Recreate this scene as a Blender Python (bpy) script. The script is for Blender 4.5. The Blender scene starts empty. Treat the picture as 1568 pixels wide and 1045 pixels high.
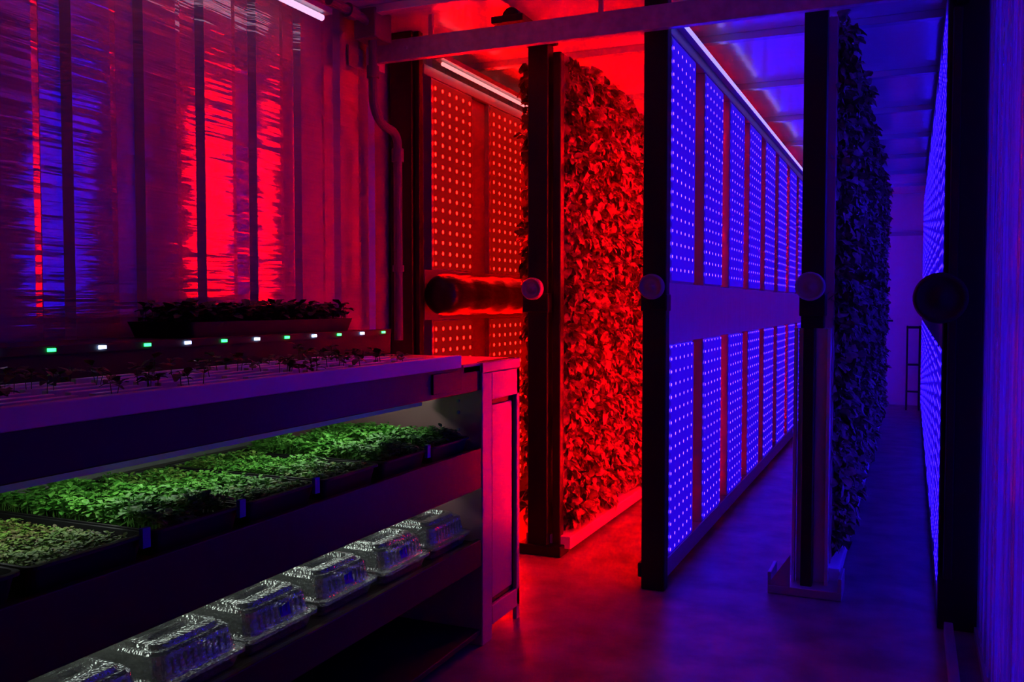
import bpy, math, random
from mathutils import Vector, Matrix
random.seed(7)
S = bpy.context.scene
S.view_settings.view_transform = 'Standard'
S.view_settings.look = 'None'
S.view_settings.gamma = .87
S.view_settings.exposure = .14
COL = S.collection

# ---------------------------------------------------------------- materials
def new_mat(name):
    m = bpy.data.materials.new(name); m.use_nodes = True
    nt = m.node_tree
    return m, nt, nt.nodes['Principled BSDF']
def pmat(name, col, rough=.5, metal=0., bump=0., bscale=20., bvec=(1,1,1), var=0., coat=0., spec=.5):
    m, nt, b = new_mat(name)
    b.inputs['Base Color'].default_value = (*col, 1)
    b.inputs['Roughness'].default_value = rough
    b.inputs['Metallic'].default_value = metal
    b.inputs['Coat Weight'].default_value = coat
    b.inputs['Specular IOR Level'].default_value = spec
    if bump > 0 or var > 0:
        tc = nt.nodes.new('ShaderNodeTexCoord'); mp = nt.nodes.new('ShaderNodeMapping')
        mp.inputs['Scale'].default_value = bvec
        n = nt.nodes.new('ShaderNodeTexNoise'); n.inputs['Scale'].default_value = bscale
        n.inputs['Detail'].default_value = 3
        nt.links.new(tc.outputs['Object'], mp.inputs[0]); nt.links.new(mp.outputs[0], n.inputs['Vector'])
        if bump > 0:
            bp = nt.nodes.new('ShaderNodeBump'); bp.inputs['Strength'].default_value = bump
            bp.inputs['Distance'].default_value = .01
            nt.links.new(n.outputs['Fac'], bp.inputs['Height']); nt.links.new(bp.outputs[0], b.inputs['Normal'])
        if var > 0:
            r = nt.nodes.new('ShaderNodeValToRGB')
            r.color_ramp.elements[0].position = .3; r.color_ramp.elements[1].position = .7
            r.color_ramp.elements[0].color = (*[c*(1-var) for c in col], 1)
            r.color_ramp.elements[1].color = (*[min(1, c*(1+var)) for c in col], 1)
            nt.links.new(n.outputs['Fac'], r.inputs[0]); nt.links.new(r.outputs[0], b.inputs['Base Color'])
    return m
def emat(name, col, st):
    m, nt, b = new_mat(name)
    b.inputs['Base Color'].default_value = (.5, .5, .5, 1)
    b.inputs['Emission Color'].default_value = (*col, 1)
    b.inputs['Emission Strength'].default_value = st
    return m
def ledmat(name, base, dot, py, pz, rad):
    """LED board: dim glow of the board + grid of bright diodes (object space)"""
    m, nt, b = new_mat(name); L = nt.links
    def math_(op, a, c=None):
        n = nt.nodes.new('ShaderNodeMath'); n.operation = op
        for i, v in enumerate((a, c)):
            if v is None: continue
            if isinstance(v, (int, float)): n.inputs[i].default_value = v
            else: L.new(v, n.inputs[i])
        return n.outputs[0]
    tc = nt.nodes.new('ShaderNodeTexCoord'); sx = nt.nodes.new('ShaderNodeSeparateXYZ')
    L.new(tc.outputs['Object'], sx.inputs[0])
    def cell(o, p):
        f = math_('FRACT', math_('DIVIDE', math_('ADD', o, 50*p), p))
        return math_('MULTIPLY', math_('SUBTRACT', f, .5), p)
    cy = cell(sx.outputs[1], py); cz = cell(sx.outputs[2], pz)
    d = math_('SQRT', math_('ADD', math_('MULTIPLY', cy, cy), math_('MULTIPLY', cz, cz)))
    mask = math_('LESS_THAN', d, rad)
    mix = nt.nodes.new('ShaderNodeMix'); mix.data_type = 'RGBA'
    L.new(mask, mix.inputs[0]); mix.inputs[6].default_value = (*base, 1); mix.inputs[7].default_value = (*dot, 1)
    b.inputs['Base Color'].default_value = (.05, .05, .06, 1)
    b.inputs['Roughness'].default_value = .4
    L.new(mix.outputs[2], b.inputs['Emission Color']); b.inputs['Emission Strength'].default_value = 1
    return m
def leafmat(name, c1, c2, rough=.45):
    m, nt, b = new_mat(name); L = nt.links
    g = nt.nodes.new('ShaderNodeTexCoord')
    n = nt.nodes.new('ShaderNodeTexNoise'); n.inputs['Scale'].default_value = 28; n.inputs['Detail'].default_value = 2
    L.new(g.outputs['Object'], n.inputs['Vector'])
    r = nt.nodes.new('ShaderNodeValToRGB'); r.color_ramp.elements[0].position = .35; r.color_ramp.elements[1].position = .65
    r.color_ramp.elements[0].color = (*c1, 1); r.color_ramp.elements[1].color = (*c2, 1)
    L.new(n.outputs['Fac'], r.inputs[0]); L.new(r.outputs[0], b.inputs['Base Color'])
    b.inputs['Roughness'].default_value = rough
    return m

M = {}
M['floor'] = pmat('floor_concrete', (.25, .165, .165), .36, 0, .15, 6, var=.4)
M['ceil'] = pmat('ceiling_sheet', (.84, .76, .78), .16, .22, .3, 7)
M['wallL'] = pmat('wall_polished_steel', (.62, .5, .5), .06, .35, .85, 3.0, (1, .4, 8))
M['wall'] = pmat('wall_paint', (.85, .85, .87), .45, 0, .1, 8)
M['steel'] = pmat('galvanised_steel', (.6, .56, .56), .35, .35, .05, 30, var=.15)
M['alu'] = pmat('aluminium', (.5, .5, .52), .35, .5)
M['band'] = pmat('panel_cover_sheet', (.8, .8, .83), .22, .4, .3, 5, (1, 2, .6))
M['black'] = pmat('black_powdercoat', (.006, .006, .008), .45)
M['blackm'] = pmat('black_matte_plastic', (.012, .012, .014), .6)
M['vinyl'] = pmat('black_vinyl', (.015, .013, .013), .28, 0, .9, 9, (1, .5, 3))
M['rub'] = pmat('grey_rubber', (.38, .36, .36), .45)
M['white'] = pmat('white_plastic', (.8, .8, .82), .4)
M['lip'] = pmat('pale_plastic_lip', (.66, .66, .70), .4)
M['navy'] = pmat('bench_panel', (.034, .011, .013), .30, .1, .05, 20, spec=.4)
M['bench'] = pmat('bench_steel', (.58, .32, .33), .36, .3)
M['back'] = pmat('shelf_back_panel', (.22, .24, .22), .5)
M['soil'] = pmat('potting_soil', (.03, .022, .014), .9, 0, .8, 90)
M['pipe'] = pmat('grey_conduit', (.16, .16, .17), .4)
M['tape'] = pmat('blue_tape', (.02, .05, .55), .5)
M['ledR'] = ledmat('led_board_red', (.20, .002, .001), (170, .10, .06), .078, .055, .0090)
M['ledB'] = ledmat('led_board_blue', (.020, .001, .60), (1.0, .32, 47), .078, .055, .0070)
M['ledV'] = ledmat('led_board_blue_dim', (.02, .0005, .2), (.6, .10, 17), .078, .055, .0072)
M['tubeW'] = emat('tube_white', (.5, .42, 1), .95)
M['tubeN'] = emat('tube_work_light', (.95, .7, 1), .85)
M['tubeP'] = emat('tube_pink', (1, .38, .38), 1.05)
M['shelfT'] = emat('shelf_tube', (.9, 1, .92), 8.0)
M['shelfL'] = emat('shelf_tube_low', (.9, 1, .92), 7.0)
M['gW'] = emat('diode_white', (.45, .6, 1), 14)
M['gG'] = emat('diode_green', (.02, .8, .10), 7)
M['leafW'] = leafmat('lettuce_leaf', (.12, .14, .06), (.44, .34, .16))
M['mg1'] = leafmat('microgreen_fresh', (.08, .32, .04), (.22, .56, .10))
M['mg2'] = leafmat('microgreen_olive', (.12, .26, .04), (.27, .44, .09))
M['mg3'] = leafmat('microgreen_brown', (.13, .10, .04), (.25, .27, .09))
M['mgd'] = leafmat('seedling_dark', (.05, .12, .03), (.10, .20, .05))
# clear humid plastic
m, nt, b = new_mat('clear_misted_plastic')
b.inputs['Base Color'].default_value = (.46, .48, .46, 1); b.inputs['Roughness'].default_value = .12; b.inputs['Metallic'].default_value = .6
tc = nt.nodes.new('ShaderNodeTexCoord')
n = nt.nodes.new('ShaderNodeTexVoronoi'); n.inputs['Scale'].default_value = 120; nt.links.new(tc.outputs['Object'], n.inputs['Vector'])
n2 = nt.nodes.new('ShaderNodeTexNoise'); n2.inputs['Scale'].default_value = 18; nt.links.new(tc.outputs['Object'], n2.inputs['Vector'])
ad = nt.nodes.new('ShaderNodeMath'); ad.operation = 'MULTIPLY_ADD'; ad.inputs[1].default_value = .25
nt.links.new(n2.outputs['Fac'], ad.inputs[0]); nt.links.new(n.outputs['Distance'], ad.inputs[2])
bp = nt.nodes.new('ShaderNodeBump'); bp.inputs['Strength'].default_value = .5; bp.inputs['Distance'].default_value = .003
nt.links.new(ad.outputs[0], bp.inputs['Height']); nt.links.new(bp.outputs[0], b.inputs['Normal'])
tr = nt.nodes.new('ShaderNodeBsdfTransparent'); mx = nt.nodes.new('ShaderNodeMixShader')
rp = nt.nodes.new('ShaderNodeMapRange'); rp.inputs[1].default_value = .35; rp.inputs[2].default_value = .65; rp.inputs[3].default_value = .42; rp.inputs[4].default_value = .64
nt.links.new(n2.outputs['Fac'], rp.inputs[0]); nt.links.new(rp.outputs[0], mx.inputs[0])
nt.links.new(tr.outputs[0], mx.inputs[1]); nt.links.new(b.outputs[0], mx.inputs[2])
nt.links.new(mx.outputs[0], nt.nodes['Material Output'].inputs[0])
M['clear'] = m
# translucent ribbed sheet
m, nt, b = new_mat('ribbed_polycarbonate')
b.inputs['Base Color'].default_value = (.25, .25, .4, 1); b.inputs['Roughness'].default_value = .12
tr = nt.nodes.new('ShaderNodeBsdfTransparent'); tl = nt.nodes.new('ShaderNodeBsdfTranslucent')
tr.inputs[0].default_value = (.8, .8, .9, 1); tl.inputs[0].default_value = (.6, .6, .8, 1)
m1 = nt.nodes.new('ShaderNodeMixShader'); m2 = nt.nodes.new('ShaderNodeMixShader')
tc = nt.nodes.new('ShaderNodeTexCoord'); mp = nt.nodes.new('ShaderNodeMapping'); mp.inputs['Scale'].default_value = (1, 24, .5)
n = nt.nodes.new('ShaderNodeTexNoise'); n.inputs['Scale'].default_value = 1.4; n.inputs['Detail'].default_value = 2
rp = nt.nodes.new('ShaderNodeMapRange'); rp.inputs[1].default_value = .4; rp.inputs[2].default_value = .6; rp.inputs[3].default_value = .1; rp.inputs[4].default_value = .95
nt.links.new(tc.outputs['Object'], mp.inputs[0]); nt.links.new(mp.outputs[0], n.inputs['Vector'])
nt.links.new(n.outputs['Fac'], rp.inputs[0]); nt.links.new(rp.outputs[0], m1.inputs[0]); m2.inputs[0].default_value = .3
nt.links.new(tr.outputs[0], m1.inputs[1]); nt.links.new(tl.outputs[0], m1.inputs[2])
nt.links.new(m1.outputs[0], m2.inputs[1]); nt.links.new(b.outputs[0], m2.inputs[2])
nt.links.new(m2.outputs[0], nt.nodes['Material Output'].inputs[0])
M['poly'] = m

# ---------------------------------------------------------------- mesh builder
class MB:
    def __init__(s): s.v = []; s.f = []; s.m = []; s.mats = []
    def mi(s, k):
        if k not in s.mats: s.mats.append(k)
        return s.mats.index(k)
    def box(s, x0, x1, y0, y1, z0, z1, k):
        o = len(s.v); i = s.mi(k)
        s.v += [(x0,y0,z0),(x1,y0,z0),(x1,y1,z0),(x0,y1,z0),(x0,y0,z1),(x1,y0,z1),(x1,y1,z1),(x0,y1,z1)]
        for f in ((0,3,2,1),(4,5,6,7),(0,1,5,4),(1,2,6,5),(2,3,7,6),(3,0,4,7)):
            s.f.append([o+a for a in f]); s.m.append(i)
    def quad(s, pts, k):
        o = len(s.v); s.v += [tuple(p) for p in pts]; s.f.append(list(range(o, o+len(pts)))); s.m.append(s.mi(k))
    def lathe(s, c, axis, prof, k, n=28):
        o = len(s.v); i = s.mi(k)
        a = Vector(axis).normalized(); u = a.orthogonal().normalized(); w = a.cross(u)
        c = Vector(c)
        for r, h in prof:
            for j in range(n):
                t = 2*math.pi*j/n
                s.v.append(tuple(c + a*h + u*(r*math.cos(t)) + w*(r*math.sin(t))))
        for p in range(len(prof)-1):
            for j in range(n):
                q = (j+1) % n
                s.f.append([o+p*n+j, o+p*n+q, o+(p+1)*n+q, o+(p+1)*n+j]); s.m.append(i)
        s.f.append([o+j for j in range(n)][::-1]); s.m.append(i)
        s.f.append([o+(len(prof)-1)*n+j for j in range(n)]); s.m.append(i)
    def cyl(s, c, axis, r, h, k, n=20): s.lathe(c, axis, [(r, 0), (r, h)], k, n)
    def tube(s, pts, r, k, n=12):
        o = len(s.v); i = s.mi(k); pts = [Vector(p) for p in pts]
        up = None
        for q, p in enumerate(pts):
            d = (pts[min(q+1, len(pts)-1)] - pts[max(q-1, 0)]).normalized()
            if up is None: up = d.orthogonal().normalized()
            up = (up - d*up.dot(d)).normalized(); w = d.cross(up)
            for j in range(n):
                t = 2*math.pi*j/n; s.v.append(tuple(p + up*r*math.cos(t) + w*r*math.sin(t)))
        for q in range(len(pts)-1):
            for j in range(n):
                a = (j+1) % n
                s.f.append([o+q*n+j, o+q*n+a, o+(q+1)*n+a, o+(q+1)*n+j]); s.m.append(i)
        s.f.append([o+j for j in range(n)][::-1]); s.m.append(i)
        s.f.append([o+(len(pts)-1)*n+j for j in range(n)]); s.m.append(i)
    def ringstack(s, cx, cy, rings, k, cap=True, cr=5):
        o = len(s.v); i = s.mi(k); n = 4*(cr+1)
        for hx, hy, z, rad in rings:
            for q, (sx, sy) in enumerate(((1,1),(-1,1),(-1,-1),(1,-1))):
                for j in range(cr+1):
                    t = math.pi/2*(q + j/cr)
                    s.v.append((cx+sx*(hx-rad)+rad*math.cos(t), cy+sy*(hy-rad)+rad*math.sin(t), z))
        for p in range(len(rings)-1):
            for j in range(n):
                a = (j+1) % n
                s.f.append([o+p*n+j, o+p*n+a, o+(p+1)*n+a, o+(p+1)*n+j]); s.m.append(i)
        if cap:
            s.f.append([o+(len(rings)-1)*n+j for j in range(n)]); s.m.append(i)
    def leaf(s, o3, d, up, ln, w, k, droop=.3, fold=.25, ruf=0., rnd=random):
        o = len(s.v); i = s.mi(k)
        d = d.normalized(); side = d.cross(up)
        if side.length < 1e-4: side = Vector((1, 0, 0))
        side.normalize(); nn = side.cross(d)
        for t, ww in ((0, .18), (.35, .95), (.7, 1.), (1., .3)):
            c = o3 + d*(ln*t) - nn*(droop*ln*t*t)
            e = side*(w*.5*ww)
            l1 = nn*((fold+rnd.uniform(-ruf, ruf))*w*ww*.5); l2 = nn*((fold+rnd.uniform(-ruf, ruf))*w*ww*.5)
            s.v += [tuple(c-e+l1), tuple(c), tuple(c+e+l2)]
        for q in range(3):
            for j in range(2):
                s.f.append([o+q*3+j, o+q*3+j+1, o+q*3+j+4, o+q*3+j+3]); s.m.append(i)
    def mesh(s, name, smooth=False):
        me = bpy.data.meshes.new(name); me.from_pydata(s.v, [], s.f)
        for k in s.mats: me.materials.append(M[k])
        me.polygons.foreach_set('material_index', s.m)
        if smooth: me.polygons.foreach_set('use_smooth', [True]*len(s.f))
        me.update(); return me
    def obj(s, name, parent=None, smooth=False, bevel=0):
        ob = bpy.data.objects.new(name, s.mesh(name, smooth)); COL.objects.link(ob)
        if parent: ob.parent = parent
        if bevel:
            md = ob.modifiers.new('bevel', 'BEVEL'); md.width = bevel; md.segments = 2; md.limit_method = 'ANGLE'
        return ob
def empty(name):
    e = bpy.data.objects.new(name, None); COL.objects.link(e); return e

XL, XR, Y0, Y1, ZC = -2.36, .42, -1.0, 11.8, 2.5
# ---------------------------------------------------------------- room
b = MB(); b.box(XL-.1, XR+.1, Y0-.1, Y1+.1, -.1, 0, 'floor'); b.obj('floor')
b = MB(); b.box(XL-.1, XR+.1, Y0-.1, Y1+.1, ZC, ZC+.1, 'ceil'); b.obj('ceiling')
b = MB(); y = Y0-.097; pts = []
while y < Y1:
    pts += [(XL+.022, y), (XL+.022, y+.145), (XL+.0165, y+.171), (XL, y+.188), (XL, y+.262)]; y += .284
pts.append((XL, Y1))
for (xa, ya), (xb, yb) in zip(pts, pts[1:]):
    yb = min(yb, Y1)
    if ya < yb: b.quad([(xa, ya, 0), (xb, yb, 0), (xb, yb, ZC), (xa, ya, ZC)][::-1], 'wallL')
b.obj('wall_left')
b = MB(); b.box(XR, XR+.05, Y0, Y1, 0, ZC, 'wall'); b.obj('wall_right')
b = MB(); b.box(XL-.05, XR+.05, Y1, Y1+.05, 0, ZC, 'wall'); b.obj('wall_back')
b = MB(); b.box(XL-.05, XR+.05, Y0-.05, Y0, 0, ZC, 'wall'); b.obj('wall_front')
b = MB(); D = -.02
b.box(-.42, -.37, Y1-.03+D, Y1+D, 0, 2.05, 'alu'); b.box(.2, .25, Y1-.03+D, Y1+D, 0, 2.05, 'alu'); b.box(-.42, .25, Y1-.03+D, Y1+D, 2.0, 2.05, 'alu')
b.box(-.37, .2, Y1-.02+D, Y1+D, 0, 2.0, 'wall'); b.cyl((-.3, Y1-.07+D, 1.0), (0, 1, 0), .02, .05, 'black')
b.box(-.32, -.2, Y1-.08+D, Y1-.06+D, .99, 1.01, 'black')
b.obj('door_1')
b = MB()
yy = 3.45
while yy < Y1-.2:
    b.box(XL+.04, XR-.02, yy, yy+.05, ZC-.035, ZC, 'band')
    b.box(XL+.04, XR-.02, yy+.05, yy+.11, ZC-.01, ZC, 'alu'); yy += 1.05
b.obj('trim_1', bevel=.003)
b = MB(); b.box(.125, .155, 2.0, 3.62, 0, .05, 'alu'); b.obj('baseboard_right', bevel=.004)
b = MB(); b.box(-2.32, -2.2, 3.84, 3.93, 0, ZC, 'navy'); b.box(-2.2, -2.17, 3.86, 3.9, 0, ZC, 'navy'); b.obj('corner_column', bevel=.004)
b = MB(); b.box(-2.26, .13, 3.62, 3.655, 2.3, 2.395, 'steel'); b.box(-2.26, .13, 3.655, 3.69, 2.385, 2.395, 'steel')
b.box(-2.3, -2.26, 3.6, 3.7, 2.27, 2.42, 'steel'); b.box(.13, .17, 3.6, 3.7, 2.27, ZC, 'black')
for x in (-2.1, -.2): b.cyl((x, 3.612, 2.35), (0, 1, 0), .008, .01, 'steel', 8)
for x in (-2.0, -1.2, -.6): b.box(x-.01, x+.01, 3.66, 3.68, 2.39, ZC, 'steel')
b.obj('cross_beam', bevel=.003)
e = empty('ribbed_side_panel')
b = MB(); y = .9; pr = None
while y < 3.66:
    x = .24 + .007*math.cos(2*math.pi*y/.09)
    if pr: b.quad([(pr[0], pr[1], .02), (x, y, .02), (x, y, ZC-.01), (pr[0], pr[1], ZC-.01)], 'poly')
    pr = (x, y); y += .009
b.obj('sheet', e, smooth=True)
b = MB(); b.box(.225, .26, .9, 3.66, 0, .03, 'alu'); b.box(.225, .26, .9, 3.66, ZC-.03, ZC, 'alu'); b.obj('channels', e)
b = MB(); b.box(.36, .39, 1.8, 3.6, .1, 2.4, 'alu')
b.quad([(.359, 3.58, .12), (.359, 1.82, .12), (.359, 1.82, 2.38), (.359, 3.58, 2.38)], 'ledV'); b.obj('lamp_board', e)

# ---------------------------------------------------------------- LED grow panels
ZB, ZT = .06, 2.38
def led_panel(name, x0, x1, ys, ye, left, right, open_=True, band=(1.03, 1.29), lstart=0):
    e = empty(name); fr = MB(); bd = MB()
    fr.box(x0, x1, ys, ye, .03, ZB+.05, 'alu'); fr.box(x0, x1, ys, ye, ZT-.05, ZT, 'alu')
    fr.box(x0, x1, ys, ye, band[0], band[1], 'band' if open_ else 'bench')
    y = ys+.08
    while y < ye-.2:
        y2 = min(y+.46, ye)
        for za, zb in ((ZB+.05, band[0]), (band[1], ZT-.05)):
            fr.box(x0+.004, x1-.004, y, y2, za, zb, 'alu')
            if right: bd.quad([(x1+.001, y+.01, za+.01), (x1+.001, y2-.01, za+.01), (x1+.001, y2-.01, zb-.01), (x1+.001, y+.01, zb-.01)], right)
            if left:
                yl = max(y+.01, lstart) if za > 1 else y+.01
                bd.quad([(x0-.001, y2-.01, za+.01), (x0-.001, yl, za+.01), (x0-.001, yl, zb-.01), (x0-.001, y2-.01, zb-.01)], left)
            if not open_ : fr.box(x0+.015, x1-.03, y2, min(y2+.22, ye), za, zb, 'bench')
        y += .68
    fr.obj('frame', e, bevel=.003); bd.obj('led_boards', e)
    return e
def knob(e, x, y, z, r=.052, dark=False):
    b = MB(); k = 'blackm' if dark else 'rub'
    b.lathe((x, y, z), (0, -1, 0), [(r*.5, -.03), (r*.9, 0), (r, .012), (r, .035), (r*.92, .045), (r*.8, .045), (r*.76, .038), (r*.3, .038), (r*.26, .048), (.001, .048)], k, 36)
    b.obj('bumper_knob', e, smooth=True)
e = led_panel('led_grow_panel', -1.02, -.94, 3.76, 11.0, 'ledR', 'ledB', lstart=4.0)
b = MB(); b.box(-1.025, -.925, 3.70, 3.76, .0, ZC-.03, 'black'); b.box(-1.04, -1.025, 3.70, 3.78, .05, .11, 'black')
b.box(-1.03, -.92, 3.69, 3.765, 1.17, 1.24, 'black'); b.obj('end_post', e, bevel=.005)
knob(e, -.975, 3.68, 1.27)
b = MB(); b.box(-.945, -.91, 3.78, 11.0, ZT, ZT+.03, 'alu'); b.obj('lamp_housing', e)
b = MB(); b.tube([(-.905, 3.8, ZT+.008), (-.905, 10.9, ZT+.008)], .009, 'tubeW', 10); b.obj('top_tube', e)
e = led_panel('led_grow_panel', -2.27, -2.21, 3.98, 11.0, None, 'ledR', open_=False, band=(1.12, 1.37))
b = MB(); b.tube([(-2.17, 4.1, ZT+.02), (-2.17, 10.9, ZT+.02)], .010, 'tubeP', 10); b.box(-2.2, -2.14, 4.05, 10.95, ZT+.035, ZT+.06, 'alu'); b.obj('top_tube', e)
e = led_panel('led_grow_panel', .105, .165, 3.76, 11.0, 'ledB', None, open_=False)
b = MB(); b.box(.105, .235, 3.68, 3.76, 0, ZC-.01, 'black'); b.box(.12, .15, 3.62, 3.68, .2, 2.25, 'black'); b.obj('end_post', e, bevel=.005)
knob(e, .09, 3.5, 1.22, .088, True)
b = MB(); b.cyl((.09, 3.5, 1.22), (0, 1, 0), .04, .15, 'black'); b.box(.06, .13, 3.55, 3.7, 1.19, 1.25, 'black'); b.obj('knob_arm', e)

# ---------------------------------------------------------------- plant walls
def patch(name, seed, W=.8, H=2.26):
    rnd = random.Random(seed); b = MB()
    ny, nz = 6, 18
    for iy in range(ny):
        for iz in range(nz):
            cy = (iy+.5)*W/ny + rnd.uniform(-.02, .02); cz = (iz+.5)*H/nz+rnd.uniform(-.03, .03)
            R = rnd.uniform(.85, 1.25)
            for q in range(58):
                a = rnd.uniform(-1.5, 1.5); el = rnd.uniform(-1.4, 1.4)
                d = Vector((math.cos(a)*math.cos(el), math.sin(a)*math.cos(el), math.sin(el)))
                st = rnd.uniform(.02, .07)*R
                o = Vector((.0, cy, cz)) + d*st
                d2 = (d + Vector((rnd.uniform(-.3, .5), rnd.uniform(-.7, .7), rnd.uniform(-.9, .5)))).normalized()
                up = Vector((rnd.uniform(.2, 1), rnd.uniform(-.5, .5), rnd.uniform(0, 1)))
                ln = rnd.uniform(.024, .050)*R
                b.leaf(o, d2, up, ln, ln*rnd.uniform(.6, 1.0), 'leafW', rnd.uniform(.2, .9), rnd.uniform(-.2, .7), .55, rnd)
    return b.mesh(name, smooth=True)
PATCH = [patch('leaf_patch', s) for s in (1, 2, 3)]
def add_leaves(e, x, ys, ye, z0, sgn, off=0):
    y = ys; i = off
    while y < ye-.05:
        ob = bpy.data.objects.new('leaves', PATCH[i % 3]); COL.objects.link(ob); ob.parent = e
        if sgn > 0: ob.matrix_world = Matrix.Translation((x, y, z0))
        else: ob.matrix_world = Matrix.Translation((x, y+.8, z0)) @ Matrix.Rotation(math.pi, 4, 'Z')
        y += .8; i += 1
e = empty('vertical_plant_wall')
b = MB(); b.box(-1.70, -1.545, 4.12, 10.9, .09, 2.40, 'bench'); b.box(-1.70, -1.47, 4.06, 10.9, .03, .09, 'white'); b.obj('tower_backing', e, bevel=.004)
b = MB(); b.box(-1.675, -1.575, 4.02, 4.10, 0, 2.42, 'black'); b.box(-1.72, -1.50, 4.0, 4.12, 0, .05, 'black'); b.box(-1.56, -1.52, 4.05, 4.1, .02, 2.38, 'navy')
b.box(-1.69, -1.56, 3.99, 4.1, 1.16, 1.25, 'black')
b.obj('end_post', e, bevel=.005)
b = MB(); b.box(-1.7, -1.55, 3.66, 4.1, 2.42, 2.45, 'blackm'); b.cyl((-1.625, 3.7, 2.455), (0, 1, 0), .04, .05, 'blackm'); b.obj('hanger', e, bevel=.004)
knob(e, -1.62, 3.97, 1.27)
add_leaves(e, -1.55, 4.14, 10.8, .1, 1); add_leaves(e, -1.70, 4.14, 10.8, .1, -1, 1)
e = empty('vertical_plant_wall')
b = MB(); b.box(-.40, -.30, 4.08, 10.4, .09, 2.40, 'bench'); b.box(-.42, -.26, 4.02, 10.4, .03, .09, 'white'); b.obj('tower_backing', e, bevel=.004)
b = MB(); b.box(-.415, -.325, 3.9, 3.97, 1.1, 2.45, 'black'); b.box(-.405, -.36, 3.9, 3.97, 0, 1.1, 'black')
b.box(-.42, -.32, 3.88, 3.98, 1.15, 1.24, 'black')
b.obj('end_post', e, bevel=.004)
b = MB(); b.box(-.43, -.30, 3.98, 4.0, .03, 1.1, 'band'); b.box(-.315, -.300, 3.94, 3.99, .03, 1.1, 'band'); b.box(-.445, -.432, 3.94, 3.99, .03, 1.1, 'band'); b.obj('channel', e, bevel=.002)
b = MB(); b.box(-.53, -.24, 3.86, 4.04, 0, .035, 'alu'); b.quad([(-.53, 3.86, .035), (-.44, 3.86, .035), (-.44, 3.86, .17)], 'alu')
b.box(-.53, -.515, 3.86, 4.04, .035, .09, 'alu'); b.box(-.255, -.24, 3.86, 4.04, .035, .09, 'alu'); b.obj('foot', e, bevel=.003)
knob(e, -.375, 3.87, 1.27, .058)
add_leaves(e, -.32, 4.1, 10.3, .14, 1, 2)

# ---------------------------------------------------------------- flexible duct + conduit
b = MB(); rr = random.Random(3); prof = [(.03, -.02), (.075, -.01), (.09, .01)]
for i in range(50):
    prof.append((.1 + .0025*math.sin(i*.9)+rr.uniform(-.0015, .0015), .03+i*.035))
b.lathe((-2.10, 3.93, 1.245), (0, 1, 0), prof, 'vinyl', 28); b.obj('flexible_duct', smooth=True)
e = empty('conduit_pipe')
b = MB()
path = [(-2.2, 3.17, 2.44), (-2.2, 3.4, 2.44)]
for i in range(1, 7):
    t = i/6*math.pi/2; path.append((-2.2, 3.4+.1*math.sin(t), 2.34+.1*math.cos(t)))
path.append((-2.2, 3.5, 2.12))
for i in range(1, 9):
    t = i/8*math.pi/2; path.append((-2.2, 3.5+.13*(1-math.cos(t)), 2.12-.12*math.sin(t)))
for i in range(1, 7):
    t = i/6*math.pi/2; path.append((-2.2, 3.63+.08*math.sin(t), 2.0-.06*(1-math.cos(t))))
path.append((-2.2, 3.71, 1.03))
b.tube(path, .02, 'pipe', 14)
b.cyl((-2.2, 3.3, 2.44), (0, 1, 0), .03, .06, 'pipe')
b.cyl((-2.2, 3.5, 2.2), (0, 0, 1), .028, .05, 'pipe'); b.cyl((-2.2, 3.71, 1.86), (0, 0, 1), .028, .06, 'pipe'); b.cyl((-2.2, 3.71, 1.35), (0, 0, 1), .027, .03, 'pipe')
b.obj('pipe_run', e, smooth=False)
b = MB(); b.box(-2.26, -2.15, 3.44, 3.58, 2.36, 2.49, 'pipe'); b.obj('junction_box', e, bevel=.006)
b = MB(); b.box(-2.333, -2.325, 3.5, 3.62, 2.27, 2.36, 'rub'); b.obj('wall_label')
e = empty('tube_light')
b = MB(); b.tube([(-2.2, 1.5, 2.355), (-2.2, 3.12, 2.355)], .013, 'tubeN', 12); b.obj('tube', e)
b = MB(); b.box(-2.23, -2.17, 1.45, 3.15, 2.373, 2.395, 'alu'); b.box(-2.215, -2.205, 2.0, 2.02, 2.39, ZC, 'alu'); b.box(-2.215, -2.205, 3.0, 3.02, 2.39, ZC, 'alu'); b.obj('housing', e)

# ---------------------------------------------------------------- workbench rack
XF, XB = -1.365, -2.22
YA, YB, YC = .35, 2.85, 3.18
e = empty('seedling_workbench')
b = MB()
b.box(XB, XF, YA, YB, .90, .99, 'navy')
b.box(XB, XF-.02, YA, 2.72, .99, .998, 'navy')
b.box(XF-.018, XF+.004, YA, 2.70, .988, 1.030, 'lip')
b.box(XB, XF, YA, YB, .655, .685, 'navy'); b.box(XF-.015, XF+.005, YA, YB, .56, .70, 'navy')
b.box(XB, XF, YA, YB, .345, .37, 'navy'); b.box(XF-.015, XF+.005, YA, YB, .285, .38, 'navy')
b.box(XB, XB+.015, YA, YB, .04, .9, 'back')
b.box(XB, XF, YA, YB, .04, .06, 'blackm')
b.box(XF-.002, XF+.006, 2.5, 2.7, .915, .98, 'black')
b.obj('shelves', e, bevel=.003)
b = MB()
b.box(XB, XF+.008, YB, YB+.08, 0, .96, 'bench')
b.box(XF-.03, XF+.010, YB, YC, .96, .997, 'bench'); b.box(XB, XF, 2.72, YC, .965, .997, 'bench')
b.box(XB, XF-.01, YB+.08, YC, 0.05, .96, 'navy')
b.box(XF-.01, XF+.008, YC-.03, YC, .0, .96, 'bench'); b.box(XF-.01, XF+.008, YB+.08, YC, .86, .96, 'bench'); b.box(XF-.01, XF+.008, YB+.08, YC, .05, .12, 'bench')
b.box(XF-.01, XF-.002, YB+.10, YC-.05, .14, .84, 'bench')
b.obj('end_cabinet', e, bevel=.004)
b = MB()
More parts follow.
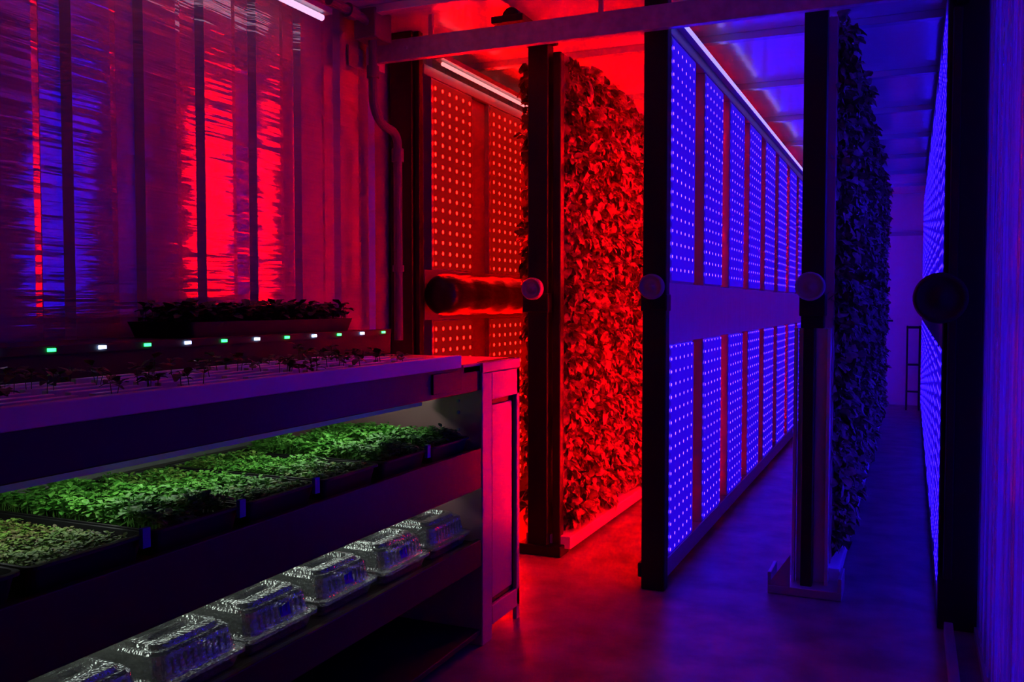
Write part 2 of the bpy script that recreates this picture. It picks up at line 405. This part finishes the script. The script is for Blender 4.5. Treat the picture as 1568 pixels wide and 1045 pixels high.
for z in (.88, .84, .78): b.cyl((-1.45, YB-.006, z-.02), (0, 1, 0), .006, .008, 'rub', 8)
b.obj('screw_holes', e)
b = MB(); b.tube([(-1.62, YA+.1, .882), (-1.62, YB-.1, .882)], .012, 'shelfT', 10); b.tube([(-1.62, YA+.1, .638), (-1.62, YB-.1, .638)], .014, 'shelfL', 10)
b.obj('shelf_tubes', e)
b = MB(); b.box(-1.572, -1.568, YA+.05, YB-.05, .843, .90, 'white'); b.box(-1.562, -1.558, YA+.05, YB-.05, .592, .655, 'white'); b.obj('added_spill_baffles', e)  # unseen strips added to keep shelf-tube light from spilling onto the floor
b = MB(); b.box(-2.25, -1.92, YA, 3.15, 1.075, 1.095, 'blackm'); b.box(-1.93, -1.905, YA, 3.15, 1.0, 1.1, 'blackm'); b.obj('back_ledge', e, bevel=.002)
e2 = empty('diode_strip_light')
b = MB(); b.box(-1.905, -1.897, YA, 3.14, 1.078, 1.098, 'blackm'); b.obj('strip_body', e2)
b = MB()
for i in range(-7, 11):
    y = 1.57+.151*i
    b.box(-1.897, -1.893, y-.011, y+.011, 1.085, 1.093, 'gG' if i % 2 == 0 else 'gW')
b.obj('diodes', e2)

def seedling(b, x, y, z, h, n, ln, k, rnd, wr=.7):
    p = Vector((x, y, z)); t = p+Vector((rnd.uniform(-.008, .008), rnd.uniform(-.008, .008), h))
    s = .0012
    b.quad([p+Vector((s, 0, 0)), p-Vector((s, 0, 0)), t-Vector((s, 0, 0)), t+Vector((s, 0, 0))], k)
    a0 = rnd.uniform(0, 6.28)
    for i in range(n):
        a = a0+i*2*math.pi/n+rnd.uniform(-.3, .3); el = rnd.uniform(.0, .9)
        l = ln*rnd.uniform(.7, 1.2)
        b.leaf(t-Vector((0, 0, rnd.uniform(0, h*.3))), Vector((math.cos(a)*math.cos(el), math.sin(a)*math.cos(el), math.sin(el))), Vector((0, 0, 1)), l, l*wr, k, rnd.uniform(.2, .6), rnd.uniform(0, .4), .3, rnd)
def tray(name, y0, kind, seed, z=.685):
    rnd = random.Random(seed); e = empty(name)
    cx, cy = -1.665, y0+.138; b = MB()
    b.ringstack(cx, cy, [(.255, .125, z, .02), (.265, .133, z+.05, .02), (.275, .138, z+.05, .022), (.275, .138, z+.056, .022), (.262, .131, z+.056, .02), (.258, .128, z+.03, .02)], 'blackm', cap=False)
    b.ringstack(cx, cy, [(.255, .125, z, .02), (.25, .12, z+.001, .02)], 'blackm')
    b.obj('tray_body', e)
    b = MB(); b.ringstack(cx, cy, [(.262, .131, z+.036, .02), (.2, .1, z+.040, .02)], 'soil'); b.obj('soil', e)
    b = MB(); ks, h, n, ln, cnt = kind
    for i in range(cnt):
        x = cx+rnd.uniform(-.248, .248); y = cy+rnd.uniform(-.108, .108)
        hh = h*rnd.uniform(.6, 1.25)*(1+.35*math.sin(x*30+seed)*math.sin(y*35))
        k = ks[0] if (rnd.random() < .75+.25*math.sin(x*14+seed)) else ks[1]
        seedling(b, x, y, z+.035, hh, n, ln, k, rnd)
    b.obj('sprouts', e)
    if seed in (4, 5, 7, 3):
        b = MB(); yy = cy+.12
        b.box(-1.395, -1.385, yy-.010, yy+.010, z+.03, z+.07, 'tape'); b.obj('tape_tag', e)
fresh = (('mg1', 'mg1'), .040, 4, .018, 1000)
olive = (('mg2', 'mg3'), .016, 3, .011, 1700)
mixd = (('mg1', 'mg2'), .024, 3, .014, 1300)
ys = [.53, .815, 1.10, 1.385, 1.67, 1.965, 2.26, 2.555]
kinds = [olive, olive, olive, fresh, mixd, mixd, fresh, fresh]
for i, (y0, kd) in enumerate(zip(ys, kinds)): tray('microgreen_tray', y0, kd, i+1)

def dome(y0, seed, z=.37):
    rnd = random.Random(seed*31); e = empty('humidity_dome_tray'); cx, cy = -1.665+rnd.uniform(-.008, .008), y0+.138
    b = MB()
    b.ringstack(cx, cy, [(.25, .12, z, .02), (.262, .130, z+.035, .02), (.272, .136, z+.035, .02), (.272, .136, z+.04, .02), (.25, .12, z+.03, .02)], 'clear', cap=True)
    b.obj('base', e)
    b = MB(); b.ringstack(cx, cy, [(.25, .12, z+.005, .02), (.2, .1, z+.028, .02)], 'soil'); b.obj('soil', e)
    b = MB()
    b.ringstack(cx, cy, [(.276, .139, z+.041, .03), (.276, .139, z+.046, .03), (.260, .126, z+.047, .03), (.256, .122, z+.052, .03), (.247, .115, z+.098, .03), (.240, .109, z+.104, .03),
        (.232, .101, z+.104, .03), (.226, .096, z+.114, .03), (.215, .086, z+.116, .03), (.207, .078, z+.116, .025), (.2, .071, z+.104, .022)], 'clear', cap=True)
    for q in range(-4, 5):
        b.quad([(cx+q*.04-.009, cy-.062, z+.1042), (cx+q*.04-.009, cy+.062, z+.1042), (cx+q*.04, cy+.058, z+.114), (cx+q*.04, cy-.058, z+.114)][::-1], 'clear')
        b.quad([(cx+q*.04, cy-.058, z+.114), (cx+q*.04, cy+.058, z+.114), (cx+q*.04+.009, cy+.062, z+.1042), (cx+q*.04+.009, cy-.062, z+.1042)][::-1], 'clear')
    for q in range(-5, 6):
        xx = cx+.2565; yy = cy+q*.02
        if abs(q) < 5: b.box(xx-.006, xx-.0005, yy-.002, yy+.002, z+.052, z+.09, 'clear')
    b.lathe((cx+.12, cy, z+.112), (0, 0, 1), [(.024, 0), (.024, .008), (.008, .009), (.006, .005)], 'clear', 16)
    b.obj('lid', e, bevel=0)
    if seed % 2 or seed == 6:
        b = MB(); yy = cy+rnd.uniform(-.03, .05)
        b.quad([(cx+.2575, yy-.018, z+.060), (cx+.2575, yy+.022, z+.058), (cx+.252, yy+.02, z+.088), (cx+.252, yy-.02, z+.084)], 'tape'); b.obj('tape_label', e)
for i, y0 in enumerate(ys): dome(y0, i+1)

def nursery(y0, seed, x0=-1.86):
    rnd = random.Random(seed); e = empty('seedling_channel_tray')
    b = MB(); b.box(x0, -1.392, y0, y0+.44, .998, 1.004, 'blackm')
    for i in range(7):
        x = x0+.03+i*.066
        b.box(x, x+.018, y0+.01, y0+.19, 1.004, 1.022, 'white'); b.box(x, x+.018, y0+.25, y0+.43, 1.004, 1.022, 'white')
    b.obj('channels', e, bevel=.002)
    b = MB()
    for i in range(26):
        seedling(b, rnd.uniform(x0+.03, -1.42), y0+rnd.choice((.22, .22, .22, .0))+rnd.uniform(-.02, .02)+.01, 1.004, rnd.uniform(.03, .06), 4, .028, 'mgd', rnd)
    b.obj('sprouts', e)
y = .40; s = 40
for i in range(5): nursery(y, s+i); y += .458
e = empty('herb_tray'); rnd = random.Random(9)
b = MB(); b.ringstack(-2.1, 2.55, [(.12, .42, 1.095, .02), (.13, .44, 1.145, .02), (.12, .43, 1.145, .02), (.11, .42, 1.13, .02)], 'blackm'); b.obj('tray_body', e)
b = MB()
for i in range(420): seedling(b, -2.1+rnd.uniform(-.11, .11), 2.55+rnd.uniform(-.42, .42), 1.13, rnd.uniform(.02, .07), 4, .035, 'mgd', rnd)
b.obj('sprouts', e)

# small black folding stand in front of the far door
e = empty('folding_stand'); b = MB()
for x in (-.04, .09):
    b.tube([(x, 11.2, 0), (x, 11.35, .95)], .010, 'black'); b.tube([(x, 11.6, 0), (x, 11.38, .95)], .010, 'black')
b.box(-.05, .10, 11.27, 11.45, .92, .945, 'black'); b.box(-.04, .09, 11.26, 11.36, .5, .52, 'black'); b.box(-.04, .09, 11.22, 11.3, .2, .215, 'black'); b.obj('stand_frame', e, bevel=.003)

# ---------------------------------------------------------------- world + camera
w = bpy.data.worlds.new('w'); S.world = w; w.use_nodes = True
w.node_tree.nodes['Background'].inputs[0].default_value = (.01, .008, .02, 1)
cam = bpy.data.cameras.new('camera'); co = bpy.data.objects.new('camera', cam); COL.objects.link(co)
cam.lens = 32.14; cam.sensor_width = 36; cam.clip_start = .02
co.location = (0, 0, 1.2); co.rotation_euler = (math.radians(90-2.33), 0, math.radians(23.6))
S.camera = co
